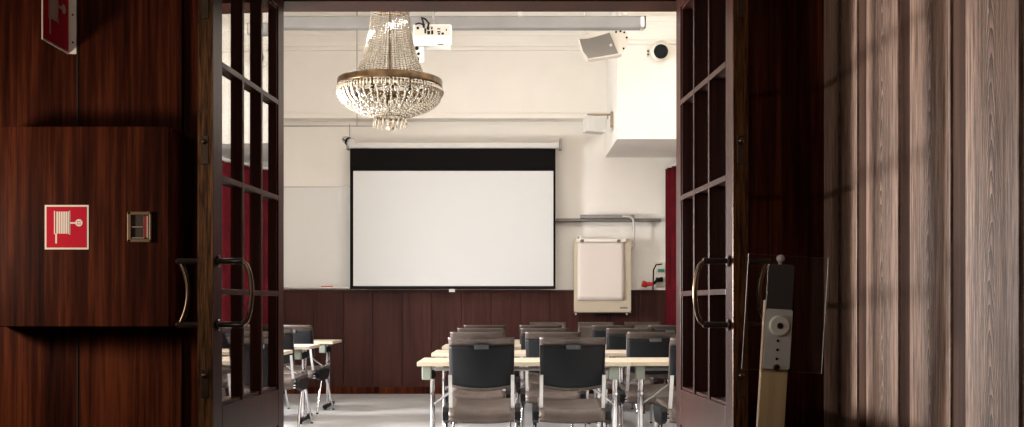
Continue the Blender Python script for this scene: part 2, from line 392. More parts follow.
# ================================================================== DOORS
def door(name, hinge, free, s, label, gn=.025):
    hx, hz = hinge; fx, fz = free
    A = Vector((hx, Y(hz), 0)); B = Vector((fx, Y(fz), 0))
    d = B - A; Lw = d.length
    root = empty(name, A, (0, 0, math.atan2(d.y, d.x)))
    root['kind'] = 'structure'; root['label'] = label; root['category'] = 'door'
    T = .054
    def bx(m, u0, u1, n0, n1, z0, z1, bev=0.0, mi=0):
        ys = sorted((s * n0, s * n1)); m.box((u0, ys[0], z0), (u1, ys[1], z1), bev, mi=mi)
    zg0, zg1, top = .715, 2.352, 2.46
    us, ue = .085, Lw - .098
    m = MB()
    bx(m, 0, us, -T, 0, .012, top, .004); bx(m, ue, Lw, -T, 0, .012, top, .004)
    bx(m, us, ue, -T, 0, zg1, top, .003); bx(m, us, ue, -T, 0, .565, zg0, .003); bx(m, us, ue, -T, 0, .012, .16, .003)
    m.build('frame', M['mahogany_door'], root)
    m = MB()                                            # lower raised panel
    bx(m, us, ue, -T + .012, -.016, .16, .565); bx(m, us + .06, ue - .06, -T + .004, -.006, .22, .505, .008)
    # mouldings around it
    for a in ((us, ue, .545, .565), (us, ue, .16, .18), (us, us + .02, .16, .565), (ue - .02, ue, .16, .565)):
        bx(m, a[0], a[1], -T + .004, -.004, a[2], a[3], .003)
    m.build('panel', M['mahogany_door'], root)
    m = MB()
    pitch = (zg1 - zg0) / 4; cw = (ue - us) / 3; mw = .0105
    for k in (1, 2, 3):
        z = zg0 + pitch * k
        bx(m, us, ue, -T + .002, -.004, z - mw * .55, z + mw * .55); bx(m, us, ue, -.0045, 0, z - mw, z + mw, .0015)
    for k in (1, 2):
        u = us + cw * k
        bx(m, u - mw * .55, u + mw * .55, -T + .002, -.004, zg0, zg1); bx(m, u - mw, u + mw, -.0045, .0005, zg0, zg1, .0015)
    # glazing beads round the opening
    for a in ((us, ue, zg0, zg0 + .012), (us, ue, zg1 - .012, zg1), (us, us + .010, zg0, zg1), (ue - .010, ue, zg0, zg1)):
        bx(m, a[0], a[1], -T + .004, -.006, a[2], a[3], .002)
    m.build('muntin', M['mahogany_door'], root)
    m = MB(); bx(m, us, ue, -gn, -gn + .002, zg0, zg1); m.build('glass', M['glass'], root)
    m = MB(); bx(m, Lw, Lw + .003, -T, 0, .012, top, .001); m.build('edge_strip', M['aged'], root)
    m = MB()
    for z in (1.62, 2.13, .80):
        bx(m, Lw + .002, Lw + .008, -T * .75, -T * .25, z - .05, z + .05, .002)
        m.ball((Lw + .010, -s * T * .5, z + .03), .011)
    m.build('latch_plate', M['brass'], root)
    m = MB()
    for z in (.35, 1.25, 2.2): m.tube([(-.006, -s * T - s * .006, z - .06), (-.006, -s * T - s * .006, z + .06)], .009)
    m.build('hinge', M['brass'], root)
    uh = Lw - .045; z1, z0 = 1.232, 1.006; zm = (z1 + z0) / 2; hh = (z1 - z0) / 2
    for face in (1, -1):
        def N_(n): return s * n if face == 1 else s * (-T - n)
        if face == 1: prof = [(.088 + .036 * math.sqrt(max(0, 1 - t * t)) , zm + hh * t) for t in [1 - 2 * i / 16 for i in range(17)]]
        else: prof = [(.078 - .026 * (1 - t * t), zm + hh * .92 * t) for t in [1 - 2 * i / 16 for i in range(17)]]
        h = MB().tube([(uh, N_(n), z) for n, z in prof], .0085, 10).build('pull_handle', M['brass'], root)
        g = MB()
        for z in (z1, z0): g.tube([(uh, N_(0), z), (uh, N_(.012), z), (uh, N_(.02), z), (uh, N_(.088), z), (uh, N_(.095), z)], [.011, .010, .0105, .0115, .009], 12)
        g.build('handle_arm', M['bronze'], h)
        for z in (z1, z0): MB().disc((uh, N_(.005), z), .021, (0, 1, 0), .01, 20, .003).build('rosette', M['bronze'], h)
    return root
door('door_1', (-.985, 4.794), (-1.043, 3.863), 1, 'dark glazed double door leaf standing open beside the fire hose cabinet')
door('door_2', (.7246, 4.80), (.78, 3.85), -1, 'dark glazed double door leaf standing open behind the acrylic sign stand', .044)

# ================================================================== HALL, LEFT
CZ = 4.5
cx0, cx1, cz0, cz1 = -2.21, PX(169, CZ), PZ(327, CZ), PZ(126, CZ)
cab = empty('fire_hose_cabinet', ((cx0 + cx1) / 2, Y(CZ), cz0))
tag(cab, 'large dark mahogany box cabinet on the wall carrying the square red hose sign', 'cabinet')
def rel(o, mb_name, mb, mats): 
    ob = mb.build(mb_name, mats); ob.parent = o; ob.matrix_parent_inverse = Matrix.Translation(-o.location); return ob
rel(cab, 'body', MB().box((cx0, Y(CZ) + .02, cz0), (cx1, Y(WF) - .001, cz1), .004), M['mahogany'])
rel(cab, 'door', MB().box((cx0 + .0, Y(CZ), cz0 + .002), (cx1 - .002, Y(CZ) + .0185, cz1 - .002), .003), M['mahogany'])
# key box in the cabinet front
kx0, kx1, kz0, kz1 = PX(128.4, CZ), PX(152.6, CZ), PZ(242.5, CZ), PZ(211.8, CZ)
yk = Y(CZ)
key = empty('key_box', ((kx0 + kx1) / 2, yk, kz0))
tag(key, 'small brass framed glass-fronted key box on the hose cabinet, beside the red sign', 'key box')
fr = MB(); t = .014
for a in ((kx0, kx1, kz1 - t, kz1), (kx0, kx1, kz0, kz0 + t), (kx0, kx0 + t * 1.15, kz0, kz1), (kx1 - t * .7, kx1, kz0, kz1)):
    fr.box((a[0], yk - .016, a[2]), (a[1], yk, a[3]), .003)
rel(key, 'frame', fr, plain('key_frame', (.15, .09, .05), .45, .4))
rel(key, 'back_plate', MB().box((kx0 + t, yk - .004, kz0 + t), (kx1 - t * .7, yk - .0005, kz1 - t)), plain('key_back', (.06, .045, .038), .6))
rel(key, 'red_strip', MB().box((kx1 - .034, yk - .009, kz0 + .022), (kx1 - .022, yk - .004, kz1 - .018), .001), M['redplug'])
rel(key, 'glass_highlight', MB().box((kx1 - .021, yk - .011, kz0 + .018), (kx1 - .015, yk - .004, kz1 - .018)), M['signwhite'])  # painted-in highlight: white strip at the right of the key box
rel(key, 'shelf', MB().box((kx0 + t, yk - .012, (kz0 + kz1) / 2 - .002), (kx1 - .036, yk - .004, (kz0 + kz1) / 2 + .002)).box((kx0 + t, yk - .012, kz0 + .016), (kx1 - .03, yk - .004, kz0 + .020)), M['frost'])
rel(key, 'glass', MB().box((kx0 + t, yk - .0135, kz0 + t), (kx1 - t * .7, yk - .0125, kz1 - t)), M['acrylic'])

def pictogram(parent_fn, q):
    """hose reel symbol: q(u, v) maps 0..1 sign coordinates (v downwards) to lo/hi boxes"""
    def bar(u0, u1, v0, v1): q(u0, u1, v0, v1)
    bar(.215, .240, .135, .655)
    n = 6
    for i in range(n):
        u = .268 + i * .052; bar(u, u + .040, .15, .645)
    bar(.555, .582, .135, .665)
    bar(.245, .282, .64, .865)
    bar(.58, .70, .388, .424)
sx0, sx1, sz0, sz1 = PX(45, CZ), PX(89, CZ), PZ(249.5, CZ), PZ(205, CZ)
sg = empty('fire_hose_sign', ((sx0 + sx1) / 2, yk, sz0))
tag(sg, 'square red sign with white hose reel symbol on the cabinet front', 'sign')
rel(sg, 'border', MB().box((sx0, yk - .003, sz0), (sx1, yk, sz1), .0008), M['signwhite'])
b_ = .0075
rel(sg, 'panel', MB().box((sx0 + b_, yk - .0038, sz0 + b_), (sx1 - b_, yk - .0028, sz1 - b_)), M['red'])
pm = MB(); W_, H_ = sx1 - sx0, sz1 - sz0
def q1(u0, u1, v0, v1): pm.box((sx0 + u0 * W_, yk - .0046, sz1 - v1 * H_), (sx0 + u1 * W_, yk - .0036, sz1 - v0 * H_))
pictogram(None, q1)
nc = (sx0 + .78 * W_, yk - .0041, sz1 - .402 * H_)
pm.disc(nc, .083 * W_, (0, 1, 0), .001, 24)
rel(sg, 'hose_symbol', pm, M['signwhite'])
pd = MB()
for a in (-1, 1):
    for b in (-1, 1): pd.disc((nc[0] + a * .026 * W_, yk - .0048, nc[2] + b * .026 * W_), .014 * W_, (0, 1, 0), .0006, 10)
for u in (.09, .86, .90): pd.box((sx0 + u * W_, yk - .0046, sz0 + .045 * H_), (sx0 + (u + .02) * W_, yk - .0036, sz0 + .058 * H_))
rel(sg, 'symbol_dots', pd, M['red'])

# sign standing out from the wall above the cabinet
px_, yw = -1.925, Y(WF)
pl = .27 * S; pz0 = PZ(52.5, 4.77); ph = .30
ps = empty('projecting_sign', (px_, yw, pz0))
tag(ps, 'red and white hose sign standing out from the wall above the cabinet', 'sign')
rel(ps, 'blade', MB().box((px_ - .004, yw - pl, pz0), (px_, yw, pz0 + ph), .001), M['signwhite'])
rel(ps, 'panel', MB().box((px_ - .0005, yw - pl + .008, pz0 + .008), (px_ + .001, yw - .006, pz0 + ph - .008)), M['red'])
pm = MB()
def q2(u0, u1, v0, v1): pm.box((px_ + .0006, yw - pl + u0 * pl, pz0 + ph - v1 * ph), (px_ + .002, yw - pl + u1 * pl, pz0 + ph - v0 * ph))
pictogram(None, q2); pm.disc((px_ + .0013, yw - pl + .78 * pl, pz0 + ph * .60), .02, (1, 0, 0), .0014)
rel(ps, 'hose_symbol', pm, plain('sign_symbol', (.55, .42, .36), .5))
fl = MB().prism([(px_ - .004, pz0 + .010), (px_ + .004, pz0), (px_ + .034, pz0 + .0), (px_ + .034, pz0 + ph), (px_ - .004, pz0 + ph)], yw - .004, yw - .0002, axis=1)
fg = rel(ps, 'flange', fl, M['signwhite'])
for z in (.05, .17): rel(ps, 'screw', MB().disc((px_ + .019, yw - .0048, pz0 + z), .0042, (0, 1, 0), .003, 12), M['black'])

# ================================================================== HALL, RIGHT: sign stand
SZ = 3.05
lean = math.radians(3.4)
# local frame: origin at the bottom centre of the clear sheet, x right, z up, front is -y
o0 = P(771.5, 427, SZ)
base_x = o0.x - math.tan(lean) * o0.z
st = empty('sign_stand', (base_x, Y(SZ), 0))
tag(st, 'empty clear acrylic sign holder on a leaning pale wooden post', 'sign stand')
rotm = Matrix.Translation((base_x, Y(SZ), 0)) @ Matrix.Rotation(lean, 4, 'Y')
def sp(name, mb, mats, parent=None):
    ob = mb.build(name, mats, st); 
    ob.matrix_local = Matrix.Rotation(lean, 4, 'Y')
    return ob
k = SZ / 1100
zb, zt = PZ(369, SZ), PZ(256, SZ)
hw = .037
sp('post', MB().box((-hw, .003, .03), (hw, .026, PZ(300, SZ)), .002), M['pale_wood'])
MB().lathe([(.0001, 0), (.17, 0), (.175, .006), (.17, .014), (.04, .03), (.04, .04), (.0001, .04)], n=40).build('base', M['steel'], st)
sh = MB().box((-.094, -.011, zb - .003), (.127, -.005, zt + .003))
sh.bm.faces.ensure_lookup_table()
for f in sh.bm.faces:
    f.normal_update()
    if abs(f.normal.y) < .5: f.material_index = 1
sp('acrylic_sheet', sh, [M['acrylic'], M['acrylic_edge']])
def rrect(x0, x1, z0, z1, r, n=5):
    pts = []
    for cx, cz, a0 in ((x1 - r, z1 - r, 0), (x0 + r, z1 - r, 90), (x0 + r, z0 + r, 180), (x1 - r, z0 + r, 270)):
        for i in range(n + 1):
            a = math.radians(a0 + 90 * i / n); pts.append((cx + r * math.cos(a), cz + r * math.sin(a)))
    return pts
zp = PZ(308.5, SZ)
sp('upper_plate', MB().prism(rrect(-.036, .036, zp - .01, PZ(263.5, SZ), .008), -.006, .003), M['steel'])
sp('lower_plate', MB().prism(rrect(-.0365, .0365, zb + .002, zp, .006), -.013, -.0095), M['frost'])
zd = PZ(325, SZ)
sp('knob', MB().disc((0, -.020, zd), .029, (0, 1, 0), .013, 32, .004), M['cream_plastic'])
sp('screw', MB().disc((0, -.028, zd), .0085, (0, 1, 0), .006, 16, .002), M['bronze'])
hl = MB()
for y in (340, 349, 358): hl.disc((0, -.0135, PZ(y, SZ)), .0038, (0, 1, 0), .002, 10)
sp('screw_hole', hl, M['black'])
sp('lower_clip', MB().disc((0, -.014, PZ(366.5, SZ)), .009, (0, 1, 0), .014, 14, .003), M['bronze'])
sp('upper_clip', MB().ball((-.004, -.006, PZ(258, SZ)), .0115).tube([(-.004, -.004, PZ(264, SZ)), (-.004, -.004, PZ(257, SZ))], .005), M['frost'])

# ================================================================== CHAIRS
def make_chair():
    root = empty('conference_chair'); tag(root, 'x', 'chair')
    def sheet(y_of, z_of, hw_of, nu, nv, th, push):
        """curved shell: u across -1..1, v up 0..1; th thickness towards the sitter"""
        vs, fs = [], []
        for side in (0, 1):
            for j in range(nv + 1):
                for i in range(nu + 1):
                    u = -1 + 2 * i / nu; v = j / nv
                    vs.append(Vector((hw_of(v) * u, y_of(u, v) + th * side, z_of(u, v))))
        n = (nu + 1) * (nv + 1); w = nu + 1
        for side in (0, 1):
            for j in range(nv):
                for i in range(nu):
                    q = [side * n + j * w + i, side * n + j * w + i + 1, side * n + (j + 1) * w + i + 1, side * n + (j + 1) * w + i]
                    fs.append(q if side == 0 else q[::-1])
        rim = [i for i in range(nu + 1)] + [j * w + nu for j in range(1, nv + 1)] + [nv * w + i for i in range(nu - 1, -1, -1)] + [j * w for j in range(nv - 1, 0, -1)]
        for a, b in zip(rim, rim[1:] + rim[:1]): fs.append([b, a, n + a, n + b])
        return vs, fs
    # backrest shell, rolled back along its top edge
    def by(u, v):
        y = -.215 - .030 * (1 - u * u) - .030 * v + .03 * (1 - v) ** 2
        if v > .82: y -= .050 * ((v - .82) / .18) ** 1.5
        return y
    def bzf(u, v): 
        z = (.535 + .025 * u * u) * (1 - v) + .874 * v
        return z
    vs, fs = sheet(by, bzf, lambda v: .202 + .004 * v, 14, 16, .012, 0)
    m = MB(); m._add(vs, fs, True); m.build('backrest', M['shell'], root, weld=True)
    vs, fs = sheet(lambda u, v: by(u, .04 + v * .80) - .014 - .006 * math.sin(PI * min(1, max(0, v))) * (1 - u ** 4), lambda u, v: bzf(u, .06 + v * .78), lambda v: .199 + .004 * v, 14, 12, .012, 0)
    m = MB(); m._add(vs, fs, True); bc = m.build('back_cover', M['leather'], root, weld=True)
    g = MB().box((-.042, by(0, .82) - .026, .800), (.048, by(0, .82) - .012, .828), .003)
    g.build('grip', plain('grip_grey', (.045, .05, .057), .55, spec=.15), root)
    # seat
    m = MB(); vs, fs = [], []
    prof = [(-.235, .350), (-.240, .372), (-.232, .398), (-.205, .418), (-.12, .425), (0, .428), (.12, .44), (.19, .448), (.225, .440), (.24, .42)]
    nu = 10
    for side in (0, 1):
        for (y, z) in prof:
            for i in range(nu + 1):
                u = -1 + 2 * i / nu
                vs.append(Vector((u * .205, y, z + .012 * u * u - side * .016)))
    w = nu + 1; n = len(prof) * w
    for side in (0, 1):
        for j in range(len(prof) - 1):
            for i in range(nu):
                fs.append([side * n + j * w + i, side * n + j * w + i + 1, side * n + (j + 1) * w + i + 1, side * n + (j + 1) * w + i])
    rim = [i for i in range(w)] + [j * w + nu for j in range(1, len(prof))] + [(len(prof) - 1) * w + i for i in range(nu - 1, -1, -1)] + [j * w for j in range(len(prof) - 2, 0, -1)]
    for a, b in zip(rim, rim[1:] + rim[:1]): fs.append([a, b, n + b, n + a])
    m._add(vs, fs, True); m.build('seat', M['shell'], root, weld=True)
    for s in (-1, 1):
        # flat bar from the side bracket up to the backrest
        u = MB(); pts = [(-.16, .40), (-.205, .43), (-.232, .50), (-.262, .60), (-.268, .64)]
        for (y0, z0), (y1, z1) in zip(pts[:-1], pts[1:]):
            u._add([Vector(p) for p in ((s * .183, y0, z0), (s * .205, y0, z0), (s * .205, y1, z1), (s * .183, y1, z1), (s * .183, y0 + .008, z0), (s * .205, y0 + .008, z0), (s * .205, y1 + .008, z1), (s * .183, y1 + .008, z1))],
                   [[0, 1, 2, 3], [7, 6, 5, 4], [0, 4, 5, 1], [1, 5, 6, 2], [2, 6, 7, 3], [3, 7, 4, 0]])
        u.build('upright', M['upright'], root)
        br = MB().prism([(-.19, .405), (-.165, .43), (.09, .43), (.11, .41), (.08, .35), (.04, .325), (-.11, .325), (-.18, .35)], *sorted((s * .208, s * .245)), axis=0)
        br.build('side_bracket', M['black'], root)
        for y0, y1 in ((.055, .215), (-.075, -.215)):
            l = MB().tube([(s * .23, y0, .33), (s * .236, (y0 + y1) / 2, .17), (s * .243, y1, .012)], [.0125, .0115, .010], 10)
            lo = l.build('leg', M['chrome'], root)
            MB().disc((s * .243, y1, .007), .013, (0, 0, 1), .014, 12, .003).build('foot', M['black'], lo)
    MB().tube([(-.215, -.02, .345), (.215, -.02, .345)], .011).tube([(-.215, .08, .36), (.215, .08, .36)], .011).build('crossbar', M['chrome'], root)
    return root
chair0 = make_chair(); used = []
def chair(X, zz, label, rz=0.0, group='black-backed conference chairs at the tables'):
    global chair0
    # zz: depth of the backrest
    ca, sa = math.cos(rz), math.sin(rz)
    bx_, by_ = 0.0, -.24
    loc = (X - (ca * bx_ - sa * by_), Y(zz) - (sa * bx_ + ca * by_), 0)
    if not used:
        used.append(1); chair0.location = loc; chair0.rotation_euler = (0, 0, rz); tag(chair0, label, 'chair', group); return chair0
    return dup(chair0, loc, rz, label, group)
ZR = [6.85, 8.17, 9.49, 10.81]
chair(PX(481.5, ZR[0]), ZR[0], 'black-backed chair nearest the doorway, at the aisle end of the front table')
chair(PX(572.5, ZR[0]), ZR[0], 'black-backed chair nearest the doorway, second from the aisle at the front table')
chair(PX(701, ZR[0]), ZR[0] - .05, 'black-backed chair of the nearest row half hidden behind the open door leaf', .04)
chair(PX(478, ZR[1]), ZR[1], 'black-backed chair at the aisle end of the second row, behind the front aisle chair')
chair(PX(553, ZR[1]), ZR[1], 'black-backed chair in the second row, second from the aisle', -.06)
chair(PX(654, ZR[1]), ZR[1], 'black-backed chair in the second row, third from the aisle', .05)
chair(PX(481.5, ZR[2]), ZR[2], 'black-backed chair at the aisle end of the third row')
chair(PX(544.5, ZR[2]), ZR[2], 'black-backed chair in the third row, second from the aisle')
chair(PX(630, ZR[2]), ZR[2], 'black-backed chair in the third row, third from the aisle')
chair(PX(485, ZR[3]), ZR[3], 'black-backed chair at the aisle end of the fourth row, nearest the projection screen')
chair(PX(540.5, ZR[3]), ZR[3], 'black-backed chair in the fourth row, second from the aisle')
chair(PX(613, ZR[3]), ZR[3], 'black-backed chair in the fourth row, third from the aisle')
chair(PX(669, ZR[3]), ZR[3], 'black-backed chair in the fourth row, fourth from the aisle beside the red curtain')
chair(PX(293, ZR[3]), ZR[3], 'black-backed chair beyond the open door leaf, in the far row left of the aisle', -.2)
chair(PX(270, ZR[2]), ZR[2], 'chair half hidden by the open door leaf, in the nearer row left of the aisle', -.08)
for px, lab in ((548, 'brown chair facing the rows at the wainscot, leftmost of three facing chairs'), (596, 'brown chair facing the rows under the flipchart, middle of three facing chairs'), (643, 'brown chair facing the rows, rightmost of three, beside the red curtain')):
    chair(PX(px, 12.55), 12.55, lab, PI, 'conference chairs facing the rows')

# ================================================================== TABLES
TH = .70
def make_table(name, w):
    root = empty(name); tag(root, 'x', 'table')
    d = .60
    MB().box((0, 0, TH - .028), (w, d * S, TH), .003).build('tabletop', M['beech'], root)
    for s, x in ((1, .085), (-1, w - .085)):
        for y in (.16, .30):
            lg = MB().tube([(x, y, TH - .03), (x, y + (.02 if y < .2 else -.02), .05)], .0135, 12).build('leg', M['chrome'], root)
            MB().tube([(x, y + (.0014 if y < .2 else -.0014), TH - .06), (x, y + (.003 if y < .2 else -.003), TH - .12)], .017, 12).build('collar', M['black'], lg)
        MB().box((x - .022, .02, .018), (x + .022, .52, .05), .008).build('foot', M['black'], root)
        for y in (.05, .49): MB().disc((x, y, .009), .016, (0, 0, 1), .018, 12, .003).build('glide', M['black'], root)
        MB().tube([(x, .23, .40), (x + s * .10, .23, .47), (x + s * .36, .23, TH - .03)], .0085, 8).build('brace', M['chrome'], root)
        MB().box((x - .055, .02, TH - .118), (x + .005 if s > 0 else x + .005, .09, TH - .028), .006).build('corner_block', M['sage'], root)
        MB().tube([(x, .15, TH - .22), (x, .31, TH - .22)], .009, 8).build('crossbar', M['chrome'], root)
    MB().tube([(.09, .235, TH - .06), (w - .09, .235, TH - .06)], .012, 8).build('beam', M['grey_metal'], root)
    return root
ZT = [7.2, 8.52, 9.84, 11.16]
tA = make_table('folding_table', 1.405); tB = make_table('folding_table', 1.20)
nm = ['front', 'second', 'third', 'fourth']
first = True
for i, z in enumerate(ZT):
    la = ('pale beech folding table with chrome legs, nearest the doorway on the aisle', 'pale beech folding table on the aisle in the second row', 'pale beech folding table on the aisle in the third row', 'pale beech folding table on the aisle in the fourth row, nearest the screen')[i]
    lb = ('pale beech folding table butted to the front aisle table, running behind the open door', 'pale beech folding table in the second row, away from the aisle', 'pale beech folding table in the third row, away from the aisle', 'pale beech folding table in the fourth row by the red curtain')[i]
    la_loc = (-.609, Y(z), 0); lb_loc = (.80, Y(z) + (.0 if i else .02), 0)
    if i == 0:
        tA.location = la_loc; tag(tA, la, 'table', 'folding tables right of the aisle')
        tB.location = lb_loc; tag(tB, lb, 'table', 'folding tables right of the aisle')
    else:
        dup(tA, la_loc, 0, la, 'folding tables right of the aisle'); dup(tB, lb_loc, 0, lb, 'folding tables right of the aisle')
for z, l in ((8.52, 'pale table end just showing beside the open door leaf, left of the aisle'), (9.84, 'pale folding table left of the aisle, in front of the far left chair'), (11.16, 'pale folding table left of the aisle, the one nearest the wainscot')):
    dup(tA, (-1.80 - 1.405, Y(z), 0), 0, l, 'folding tables left of the aisle')

# ================================================================== PROJECTION SCREEN + WHITEBOARD
QS = 13.0
ys = Y(QS)
scn = empty('projection_screen', (PX(453, QS), ys, PZ(289, QS)))
tag(scn, 'large white projection screen with black border pulled down on the wall', 'projection screen')
rel(scn, 'case', MB().box((PX(349, QS), ys - .045, PZ(148.5, QS)), (PX(559, QS), ys + .045, PZ(143, QS)), .012), M['white_plastic'])
rel(scn, 'end_cap', MB().box((PX(559, QS), ys - .055, PZ(150, QS)), (PX(562, QS), ys + .055, PZ(139, QS)), .006), M['grey_metal'])
rel(scn, 'end_cap', MB().box((PX(347, QS), ys - .055, PZ(150, QS)), (PX(349, QS), ys + .055, PZ(142, QS)), .006), M['grey_metal'])
rel(scn, 'black_border', MB().box((PX(350, QS), ys, PZ(288, QS)), (PX(555.5, QS), ys + .003, PZ(148, QS))), M['screen_black'])
rel(scn, 'white_surface', MB().box((PX(353.3, QS), ys - .0015, PZ(286, QS)), (PX(553.3, QS), ys + .001, PZ(171, QS))), M['screen_white'])
rel(scn, 'bottom_bar', MB().tube([(PX(350, QS), ys, PZ(288, QS)), (PX(555.5, QS), ys, PZ(288, QS))], .012), M['black'])
rel(scn, 'pull_tab', MB().box((PX(449, QS), ys - .006, PZ(292, QS)), (PX(455, QS), ys + .006, PZ(289, QS)), .003), M['white_plastic'])
brk = MB()
for px in (350, 558): brk.box((PX(px, QS) - .01, ys, PZ(146, QS)), (PX(px, QS) + .01, Y(FAR) - .003, PZ(143, QS)))
rel(scn, 'wall_bracket', brk, M['grey_metal'])
QW = 13.22
wbx0, wbx1, wbz0, wbz1 = -3.3, PX(420, QW), PZ(288, QW), PZ(186.5, QW)
yb = Y(FAR)
wbd = empty('whiteboard', ((wbx0 + wbx1) / 2, yb, wbz0))
tag(wbd, 'white enamel whiteboard on the wall, partly behind the projection screen', 'whiteboard')
rel(wbd, 'panel', MB().box((wbx0, yb - .02, wbz0), (wbx1, yb - .001, wbz1)), M['board'])
fr = MB()
for a in ((wbx0, wbx1, wbz1 - .012, wbz1 + .004), (wbx0, wbx1, wbz0 - .004, wbz0 + .012), (wbx0 - .01, wbx0 + .01, wbz0, wbz1), (wbx1 - .01, wbx1 + .01, wbz0, wbz1)):
    fr.box((a[0], yb - .024, a[2]), (a[1], yb - .001, a[3]), .003)
rel(wbd, 'frame', fr, M['alu'])
rel(wbd, 'pen_tray', MB().prism([(yb - .09, wbz0 - .004), (yb - .09, wbz0 + .012), (yb - .084, wbz0 + .012), (yb - .084, wbz0 + .002), (yb - .001, wbz0 + .002), (yb - .001, wbz0 - .004)], wbx0 + .1, wbx1, axis=0), M['alu'])
mk = empty('marker', (PX(326, QW), yb - .05, wbz0 + .002))
tag(mk, 'red felt marker lying on the whiteboard pen tray', 'marker')
MB().tube([(-.055, 0, .011), (.045, 0, .011)], .011, 12).build('barrel', M['redplug'], mk)
MB().tube([(.045, 0, .011), (.085, 0, .011)], .012, 12).build('cap', M['redplug'], mk)

# spotlight on a hanging rod
QL = 12.35
sr = empty('spotlight_rail', P(342, 126, QL)); tag(sr, 'thin rod with a small chrome spotlight hanging above the screen corner', 'spotlight')
rel(sr, 'rod', MB().tube([P(255, 126, QL), P(376, 126, QL)], .006, 8), M['grey_metal'])
hg = MB()
for px in (357, 270): hg.tube([P(px, 126, QL), Vector((PX(px, QL), Y(QL), CEIL))], .005, 8)
rel(sr, 'hanger', hg, M['grey_metal'])
rel(sr, 'drop_rod', MB().tube([P(349.5, 124, QL), P(349.5, 137, QL)], .006, 8), M['grey_metal'])
c_ = P(348, 141, QL); ax = Vector((.75, -.5, -.45)).normalized()
lamp = rel(sr, 'lamp_head', MB().tube([c_ - ax * .07, c_ - ax * .045, c_ + ax * .03, c_ + ax * .055], [.03, .042, .045, .058], 20), M['chrome'])
rel(sr, 'lamp_lens', MB().disc(c_ + ax * .056, .05, ax, .006, 20), M['lightgrille'])
rel(sr, 'lamp_ring', MB().tube([c_ + ax * .0, c_ + ax * .012], [.049, .049], 20), M['black'])

# ================================================================== LONG HOUSING UNDER THE CEILING
QH = 10.6
hx1 = PX(640, QH); hz0, hz1 = PZ(29.5, QH), PZ(17, QH); hc = (hz0 + hz1) / 2; hr_ = (hz1 - hz0) / 2
hs = empty('ceiling_housing', (0, Y(QH), hc)); tag(hs, 'long grey roller housing hung under the ceiling across the room', 'housing')
rel(hs, 'case', MB().prism(rrect(Y(QH) - hr_, Y(QH) + hr_, hz0, hz1, .025, 4), -2.75, hx1, axis=0), M['grey_metal'])
rel(hs, 'end_cap', MB().prism(rrect(Y(QH) - hr_ - .004, Y(QH) + hr_ + .004, hz0 - .004, hz1 + .004, .028, 4), hx1, hx1 + .035, axis=0), M['alu'])
rel(hs, 'end_plate', MB().prism(rrect(Y(QH) - hr_ * .8, Y(QH) + hr_ * .8, hz0 + .01, hz1 + .004, .02, 4), hx1 + .035, hx1 + .05, axis=0), M['black'])
for xx in (-2.4, .1, hx1 - .15): rel(hs, 'ceiling_bracket', MB().box((xx - .02, Y(QH) - .02, hz1 - .004), (xx + .02, Y(QH) + .02, CEIL)), M['white_plastic'])

# ================================================================== PROJECTOR
QP = 9.0
yp = Y(QP)
pj = empty('projector', P(432, 49, QP)); tag(pj, 'white ceiling projector with black cables on top, beside the chandelier', 'projector')
x0, x1 = PX(413, QP), PX(451.5, QP); z0, z1 = PZ(45.5, QP), PZ(24.5, QP)
bd = MB().prism(rrect(x0, x1, z0, z1 - .0, .012), yp, yp + .15)
rel(pj, 'body', bd, M['white_plastic'])
zq = PZ(35.5, QP)
rel(pj, 'port_panel', MB().box((x0 + .012, yp - .003, zq), (x1 - .012, yp + .001, z1 - .008), .001), plain('port_panel', (.42, .38, .33), .6))
random.seed(3)
for u, v, w, h in ((.06, .6, .07, .25), (.28, .2, .05, .5), (.36, .1, .08, .35), (.36, .55, .06, .3), (.47, .1, .06, .4), (.47, .6, .04, .25), (.64, .3, .09, .12), (.64, .6, .09, .1), (.66, .08, .06, .14), (.76, .08, .07, .2), (.88, .45, .03, .2)):
    W2 = x1 - x0 - .024; H2 = z1 - .008 - zq
    rel(pj, 'port', MB().box((x0 + .012 + u * W2, yp - .006, zq + v * H2), (x0 + .012 + (u + w) * W2, yp - .002, zq + (v + h) * H2)), M['black'])
rel(pj, 'vent', MB().box((x0 + .20, yp - .002, z0 + .006), (x0 + .25, yp + .001, z0 + .014)), M['black'])
xm = PX(432.5, QP)
rel(pj, 'mount_pole', MB().tube([(xm, yp + .09, z1), (xm, yp + .09, CEIL)], .012, 12), M['grey_metal'])
rel(pj, 'mount_joint', MB().tube([(xm, yp + .09, z1 - .004), (xm, yp + .09, z1 + .012), (xm, yp + .09, z1 + .05), (xm, yp + .09, z1 + .06)], [.055, .05, .024, .018], 16), M['grille'])
cb = [(x0 + .09, yp - .01, zq + .06), (x0 + .085, yp - .03, z1 + .02), (x0 + .07, yp + .0, z1 + .055), (x0 + .10, yp + .02, z1 + .05), (x0 + .13, yp + .0, z1 + .01), (x0 + .12, yp - .02, zq + .05)]
rel(pj, 'cable', MB().tube(cb, .008, 8).tube([(x0 + .02, yp - .005, z1), (x0 + .05, yp - .02, z1 + .006), (x0 + .1, yp - .015, z1 - .01)], .007, 8), M['black'])
xb0, xb1, zb1, zb0 = PX(412.5, QP), PX(424, QP), z0, PZ(61, QP)
ab = rel(pj, 'white_fixture', MB().box((xb0, yp + .02, zb0), (xb1, yp + .07, zb1 + .002), .012), M['white_plastic'])  # small white fixture of unclear kind, attached under the projector
dd = MB()
for u, v, r in ((.35, .85, .016), (.38, .15, .018), (.5, .5, .012)): dd.disc((xb0 + u * (xb1 - xb0), yp + .018, zb0 + v * (zb1 - zb0)), r, (0, 1, 0), .006, 14)
ob = dd.build('lens', M['lens']); ob.parent = ab

